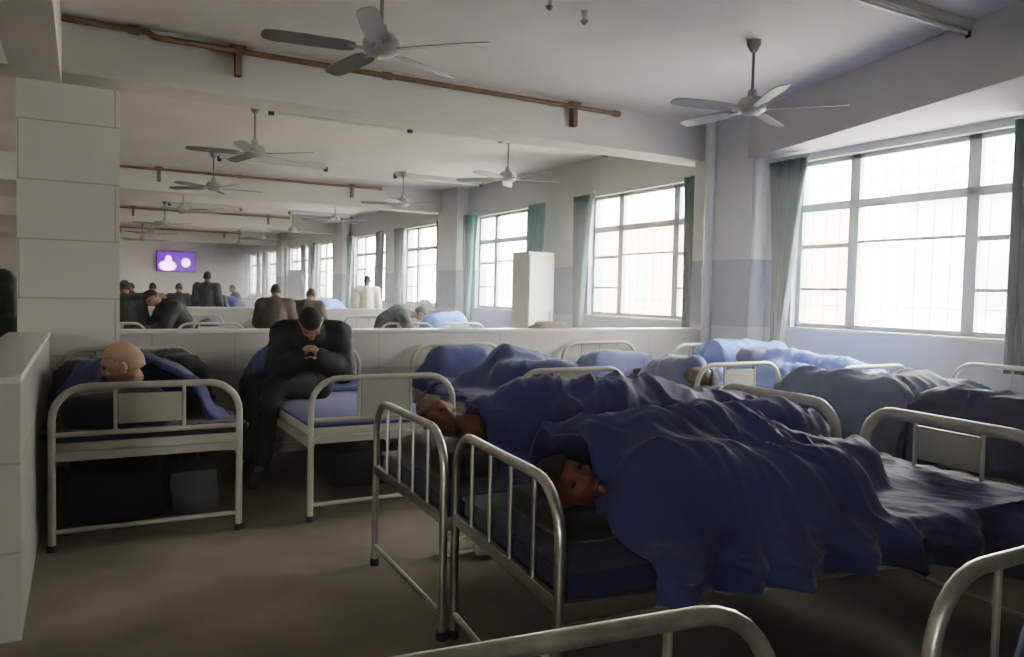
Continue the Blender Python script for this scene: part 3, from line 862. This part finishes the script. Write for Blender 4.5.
# --- bed 4: sleeper with his face at the foot rail
J = xf(lying_side(.69, -1, .0, 1.86, .2, .35), Matrix.Translation((-.05, 2.02, 0)) @ Matrix.Rotation(PI, 4, 'Z'))
J['head'] = (-.20, .25, .74); J['face'] = (-.5, -.7, .45); J['up'] = (.3, -1, .1); J['neck'] = (-.14, .36, .74)
ob = person('person lying on the fourth bed, reddish face showing under the foot rail', J, jacket='jacket_navy', skin='skin_red', vox=.010)
ob.matrix_world = bw('b4')
pillow('b4', -.12, .24, .63, 'dark pillow under the sleeper on the fourth bed', w=.3, l=.15, h=.05)
quilt('b4', 'blue quilt over the sleeper on the fourth bed', 'quilt_violet', body_caps(J)+[((.2, .5, .62), (.25, 1.3, .62), .14, .14)], y0=.30, y1=1.35, ovl=.08, ovr=.1, seed=7.7, fold=.035, skew0=-.2)
quilt('b4', 'folded violet-blue quilt at the head of the fourth bed', 'quilt_violet', [((-.32, 1.62, .66), (.3, 1.66, .64), .14, .13), ((-.3, 1.8, .64), (.3, 1.8, .62), .12, .12)], y0=1.30, y1=1.93, ovl=.05, ovr=.05, seed=11.2, fold=.03, hw=BW/2-.035)
# --- bed 5
J = xf(lying_side(.78, -1, .0, 1.80, .3), Matrix.Translation((-.05, .0, 0)))
J['head'] = (-.1, 1.25, .80); J['neck'] = (-.06, 1.12, .78); J['face'] = (-.4, .2, .9); J['up'] = (.1, 1, .2)
quilt('b5', 'window-lit blue quilt spread over the corner bed beside the pier, upper one', 'quilt_window_lit', [((-.40, 1.45, .74), (.40, 1.45, .72), .18, .17), ((-.2, 1.75, .7), (.3, 1.7, .7), .16, .16)], y0=1.12, y1=1.93, ovl=.1, ovr=.08, seed=1.9, fold=.04, hw=BW/2-.035)
quilt('b5', 'window-lit blue quilt spread over the foot half of the corner bed, lower one', 'quilt_window_lit', [((-.1, 1.0, .72), (.1, .3, .70), .17, .14), ((.3, 1.0, .66), (.3, .2, .66), .12, .12), ((-.3, .9, .64), (-.3, .3, .64), .12, .12)], y0=.12, y1=1.16, ovl=.12, ovr=.08, seed=12.9, fold=.04)
pillow('b5', -.20, 1.12, .86, 'small navy bundle lying between the two window-lit blue quilts', 'quilt_navy', w=.2, l=.12, h=.09)
# --- beds C and D along the windows
quilt('Cc', 'grey-blue quilt humped over the bed whose head meets the nearest window wall', 'quilt_grey', [((.0, .25, .66), (.0, .9, .68), .16, .19), ((-.15, .9, .66), (.1, 1.35, .62), .20, .15), ((-.25, -.0, .68), (-.2, .5, .66), .15, .17), ((-.34, .02, .73), (.34, .02, .73), .14, .14)], flap=.4, y0=-.06, y1=1.55, ovl=.12, ovr=.12, seed=14.3, fold=.04, fdir=.4)
quilt('D', 'dark navy quilt humped over the bed at the right edge by the window', 'quilt_dark', [((-.1, .15, .66), (.0, .6, .66), .16, .17), ((0, .6, .66), (.1, 1.3, .65), .16, .18), ((-.3, .0, .68), (-.3, 1.2, .66), .13, .13), ((-.34, .02, .725), (.34, .02, .725), .14, .14)], flap=.4, y0=-.06, y1=1.6, ovl=.12, ovr=.1, seed=15.1, fold=.04)
pillow('Cc', .05, 1.82, .66, 'pale pillow at the head of the grey-quilted window bed', 'white_cloth', w=.3, l=.16, h=.07)
pillow('D', -.1, 1.80, .68, 'pale pillow beside the green curtain at the right edge', 'white_cloth', w=.3, l=.16, h=.08)
# foreground bed corner: quilt on the right one
quilt('F2', 'navy quilt lying on the foreground bed at the bottom right corner', 'quilt_navy', [((-.05, 1.90, .57), (.4, 1.90, .60), .14, .15), ((-.1, 1.5, .58), (.3, 1.5, .58), .14, .14)], y0=.9, y1=1.985, ovl=.06, ovr=.06, seed=16.6, hw=BW/2-.04)
# --- far bays
quilt('r13', 'blue quilt under the leaning person on the fourth bed at the second low wall', 'quilt_violet', [((.1, 1.2, .66), (.1, .5, .66), .18, .15)], y0=.3, y1=1.85, ovl=.08, ovr=.08, seed=21., step=.035, group='far quilts')
quilt('r14', 'window-lit blue quilt heaped on the fifth bed at the second low wall near the cabinet', 'quilt_window_lit', [((-.3, .5, .78), (.2, .6, .80), .19, .2), ((.1, 1.3, .72), (.2, 1.6, .7), .2, .18)], y0=.1, y1=1.9, ovl=.1, ovr=.08, seed=22., step=.03, group='far quilts', hw=BW/2-.035)
quilt('r24', 'small window-lit blue quilt on the far bed beneath the standing man in white', 'quilt_window_lit', [((-.1, .7, .85), (.2, .8, .85), .25, .22)], y0=.2, y1=1.8, ovl=.1, ovr=.08, seed=23., step=.04, group='far quilts', hw=BW/2-.035)
quilt('r22', 'blue quilt heaped far away on the third bed at the third low wall', 'quilt_blue', [((-.1, .9, .85), (.2, .8, .85), .28, .26)], y0=.2, y1=1.8, ovl=.1, ovr=.08, seed=24., step=.04, group='far quilts', hw=BW/2-.035)
quilt('r11', 'dark blue quilt spread on the second bed at the second low wall', 'quilt_blue', [((.1, 1.2, .66), (.1, .6, .66), .17, .15)], y0=.3, y1=1.85, ovl=.08, ovr=.08, seed=25., step=.035, group='far quilts')
def far(label, x, y, z, rz, J, **k):
    ob = person(label, J, vox=.014, group='people in the far bays', **k); ob.location = (x, y, z); ob.rotation_euler = (0, 0, R(rz)); return ob
far('broad person in a brown coat seated on a far bed above the low wall', 2.62, 12.25, .585, 165, sit(.12, .05), jacket='jacket_brown', bulk=2.6)
far('second person in dark brown, seated behind the one in the brown coat', 3.20, 12.7, .585, 150, sit(.35, .1), jacket='jacket_brown', bulk=2.0)
far('person in black bent forward on a far bed, second from the pillar edge', 1.30, 12.4, .585, -75, sit(.50, .45, 0, 'knee'), jacket='jacket_black', hair='hair_brown', bulk=2.2)
far('person in black at the very edge of the pillar, seated on the first far bed', .52, 12.3, .585, 175, sit(.15, .1), jacket='jacket_black', bulk=2.4)
far('person in dark navy leaning low over the fourth far bed, left of the blue quilts', 4.38, 12.25, .585, 75, sit(.80, .1, 0, 'knee'), jacket='jacket_navy', bulk=2.2)
far('man in a white shirt standing by a far window with his back turned', 5.42, 16.2, 0, 160, stand(), jacket='shirt_white', bulk=1.6)
far('tall person in black standing among the far beds below the television', 2.30, 17.3, 0, 160, stand(.8), jacket='jacket_black', bulk=1.8)
far('person in a rust-coloured top seated far away below the television', 1.42, 19.6, .585, 175, sit(.15, .1), jacket='jacket_rust', bulk=1.8)
far('person in maroon seated far away, left of the rust-coloured top', 1.02, 19.7, .585, 190, sit(.2, .2), jacket='jacket_maroon', bulk=1.6)
far('person in black seated far away, right of the rust-coloured top', 1.98, 19.7, .585, 170, sit(.15, .1), jacket='jacket_black', bulk=1.8)
far('small dark person seated beside the tall standing one, on its left', 2.75, 19.7, .585, 150, sit(.3, .3), jacket='jacket_black', bulk=1.6)
far('small dark person seated at the far end in front of the last windows', 4.55, 27.3, .585, -90, sit(.1, .1), jacket='jacket_black', bulk=1.8)
far('person in black standing behind the left low wall, left of the pillar', -.76, 7.4, 0, 15, stand(), jacket='jacket_black', bulk=2.6)

# ------------------------------------------------------------------ small things
def shoe(x, y, rz, l):
    t = thing('sneaker', l, 'shoe', (x, y, 0), rz, 'white sneakers under the middle bed')
    b = bmesh.new(); capsule(b, (0, -.09, .045), (0, .06, .045), .042, .036); capsule(b, (0, .06, .04), (0, .10, .035), .04, .03); capsule(b, (0, -.08, .06), (0, -.06, .085), .04, .036)
    fuse('upper', b, 'shoe_white', t, .008, 3)
    fin('sole', bx(-.043, .043, -.135, .135, 0, .022, bev=.01), 'white_cloth', t)
    fin('collar', tb([(0, -.075, .105), (0, -.07, .118)], [.034, .032], 14), 'grey_bag', t)
shoe(1.80, 3.70, R(100), 'left of the two white sneakers on the floor under the middle beds')
shoe(1.97, 3.62, R(80), 'right of the two white sneakers on the floor under the middle beds')
def bag(key, x, y, w, l, h, m, label, rz=0.):
    b = bmesh.new(); bmesh.ops.create_cube(b, size=1); bmesh.ops.subdivide_edges(b, edges=b.edges[:], cuts=9, use_grid_fill=True)
    for v in b.verts:
        p = v.co*2; q = p.normalized()*1.25; r = p.lerp(q, .28)
        v.co = V((r.x*w/2, r.y*l/2, max(-1, r.z)*h/2+h/2)); 
        n = noise.noise(V((v.co.x*7, v.co.y*7, v.co.z*7)))*.02; v.co.x += n; v.co.y += n
        v.co.z = max(0.002, v.co.z)
    t = thing('bag', label, 'bag'); t.matrix_world = bw(key) @ Matrix.Translation((x, y, 0)) @ Matrix.Rotation(rz, 4, 'Z')
    o = fin('body', b, m, t); o.data.shade_smooth()
    fin('handle', tb([(-w*.2, 0, h*.97), (-w*.18, 0, h+.06), (0, 0, h+.08), (w*.18, 0, h+.06), (w*.2, 0, h*.97)], .012, 8), m, t)
    fin('zip', bx(-w*.4, w*.4, -.006, .006, h-.012, h+.008), 'black_plastic', t, False)
bag('b1', -.15, .85, .50, .9, .30, 'canvas_bag', 'large black travel bag on the floor under the far left bed')
bag('b1', .28, .75, .28, .6, .27, 'grey_bag', 'smaller dark grey bag under the right side of the far left bed')
bag('b2', .12, 1.0, .5, .6, .26, 'canvas_bag', 'black bag on the floor under the seated man\'s bed')
# things on the low wall
def lump(name, label, cat, x, y, z, rx, ry, rz_, m, seed):
    b = bmesh.new(); bmesh.ops.create_icosphere(b, subdivisions=4, radius=1)
    for v in b.verts:
        p = v.co.copy(); k = 1+.25*noise.noise(p*1.8+V((seed, 0, 0)))+.08*noise.noise(p*5)
        v.co = V((p.x*rx*k, p.y*ry*k, max(0, p.z*.9+.1)*rz_*k))
    o = fin(name, b, m); o.data.shade_smooth(); o.location = (x, y, z)
    return tag(o, label, cat)
lump('folded_cloth', 'brownish cloth heap lying on the first low wall below the second window', 'cloth', 4.22, 6.74, 1.051, .24, .08, .075, 'tan_cloth', 2)
lump('knotted_bag', 'pale knotted bag on top of the second low wall near the cabinet', 'bag', 5.95, 14.2, 1.051, .14, .08, .19, 'white_cloth', 5)
lump('jacket_heap', 'dark grey heap of clothes against the window wall beyond the grey-blue quilt', 'clothes', 6.22, 4.0, .0, .16, .16, .78, 'grey_bag', 8)

# ------------------------------------------------------------------ outside
o = struct('ground_outside', bx(XW+.25, 60, -30, 70, -.5, -.3), 'ext_ground')
def building(x, y0, y1, h, m, label, eave=True, dep=6):
    t = thing('building', label, 'building', (x, (y0+y1)/2, -.3))
    L = (y1-y0)/2
    fin('wall', bx(0, dep, -L, L, 0, h), m, t, False)
    if eave: fin('roof', bx(-.7, dep+.4, -L-.1, L+.1, h, h+.35), 'ext_roof', t, False)
    n = max(1, int(2*L/4))
    for i in range(n):
        y = -L+2*L*(i+.5)/n
        for z in ((1.4, 2.9),):
            w = fin('window', bx(-.06, .02, y-.6, y+.6, z[0], z[1]), 'white_paint', t, False)
            fin('pane', bx(-.09, -.06, y-.52, y+.52, z[0]+.08, z[1]-.08), 'ext_glass', w, False)
building(17, 13.3, 24, 4.3, 'ext_pink', 'low pink building outside, seen through the left part of the nearest window', False, 1.0)
building(18.5, -4, 12.4, 4.2, 'ext_cream', 'pale cream building with a grey eave outside the nearest window')
building(22, 25, 60, 4.2, 'ext_cream', 'pale long building outside beyond the far windows', False)

# ------------------------------------------------------------------ haze, a volume added for the milky glare by the windows
hm = bpy.data.materials.new('glare_haze'); hm.use_nodes = True; MATS['haze'] = hm
hn = hm.node_tree; hn.nodes.clear()
ho = hn.nodes.new('ShaderNodeOutputMaterial'); hv = hn.nodes.new('ShaderNodeVolumeScatter')
htc = hn.nodes.new('ShaderNodeTexCoord'); hs_ = hn.nodes.new('ShaderNodeSeparateXYZ'); hr = hn.nodes.new('ShaderNodeMapRange')
hn.links.new(htc.outputs['Object'], hs_.inputs[0]); hn.links.new(hs_.outputs[0], hr.inputs[0])
hr.interpolation_type = 'SMOOTHSTEP'
hr.inputs[1].default_value = 2.0; hr.inputs[2].default_value = 6.4; hr.inputs[3].default_value = .008; hr.inputs[4].default_value = .065
hn.links.new(hr.outputs[0], hv.inputs['Density'])
hv.inputs['Anisotropy'].default_value = .35
hn.links.new(hv.outputs[0], ho.inputs['Volume'])
o = struct('haze', bx(X0-.1, XW+.2, Y0-.1, Y1+.1, -.1, ZC+.1), 'haze')
# ------------------------------------------------------------------ light
w = bpy.data.worlds.new('World'); bpy.context.scene.world = w; w.use_nodes = True
nt = w.node_tree; bg = nt.nodes['Background']
tc = nt.nodes.new('ShaderNodeTexCoord'); sp = nt.nodes.new('ShaderNodeSeparateXYZ'); nt.links.new(tc.outputs['Generated'], sp.inputs[0])
rp = nt.nodes.new('ShaderNodeValToRGB'); nt.links.new(sp.outputs[2], rp.inputs['Fac'])
rp.color_ramp.elements[0].color = (1.0, .955, .89, 1); rp.color_ramp.elements[1].color = (1.0, .97, .94, 1)
nt.links.new(rp.outputs['Color'], bg.inputs['Color']); bg.inputs['Strength'].default_value = 22.0
for i, (a, b) in enumerate(wins):
    l = bpy.data.lights.new('daylight_portal', 'AREA'); l.shape = 'RECTANGLE'; l.size = WZ1-WZ0; l.size_y = b-a
    l.cycles.is_portal = True
    o = bpy.data.objects.new('daylight_portal', l); C.objects.link(o)
    o.location = (XW+.24, (a+b)/2, (WZ0+WZ1)/2); o.rotation_euler = (0, R(90), 0)

l = bpy.data.lights.new('daylight_portal', 'AREA'); l.shape = 'RECTANGLE'; l.size = RX1-RX0; l.size_y = RZ1-RZ0; l.cycles.is_portal = True  # portal for the added rear window
o = bpy.data.objects.new('daylight_portal', l); C.objects.link(o); o.location = ((RX0+RX1)/2, Y0-.19, (RZ0+RZ1)/2); o.rotation_euler = (R(90), 0, 0)
# ------------------------------------------------------------------ camera
yaw, pit, rol = R(29.2), R(2.6), R(1.3)
f = V((math.sin(yaw)*math.cos(pit), math.cos(yaw)*math.cos(pit), -math.sin(pit)))
r = V((math.cos(yaw), -math.sin(yaw), 0)); u = r.cross(f)
Rr = r*math.cos(rol)+u*math.sin(rol); U = u*math.cos(rol)-r*math.sin(rol)
cd = bpy.data.cameras.new('camera'); cam = bpy.data.objects.new('camera', cd); C.objects.link(cam)
cd.sensor_width = 36; cd.lens = 770/1024*36; cd.clip_start = .05; cd.clip_end = 200
cam.matrix_world = Matrix(((Rr.x, U.x, -f.x, 0), (Rr.y, U.y, -f.y, 0), (Rr.z, U.z, -f.z, 1.4), (0, 0, 0, 1)))
sc = bpy.context.scene; sc.camera = cam
sc.view_settings.view_transform = 'Filmic'
sc.view_settings.look = 'Medium High Contrast'
sc.view_settings.exposure = 1.0
sc.cycles.max_bounces = 10; sc.cycles.diffuse_bounces = 6; sc.cycles.transparent_max_bounces = 24
sc.cycles.use_denoising = True
sc.cycles.sample_clamp_indirect = 6
bpy.data.scenes.remove(TMP)
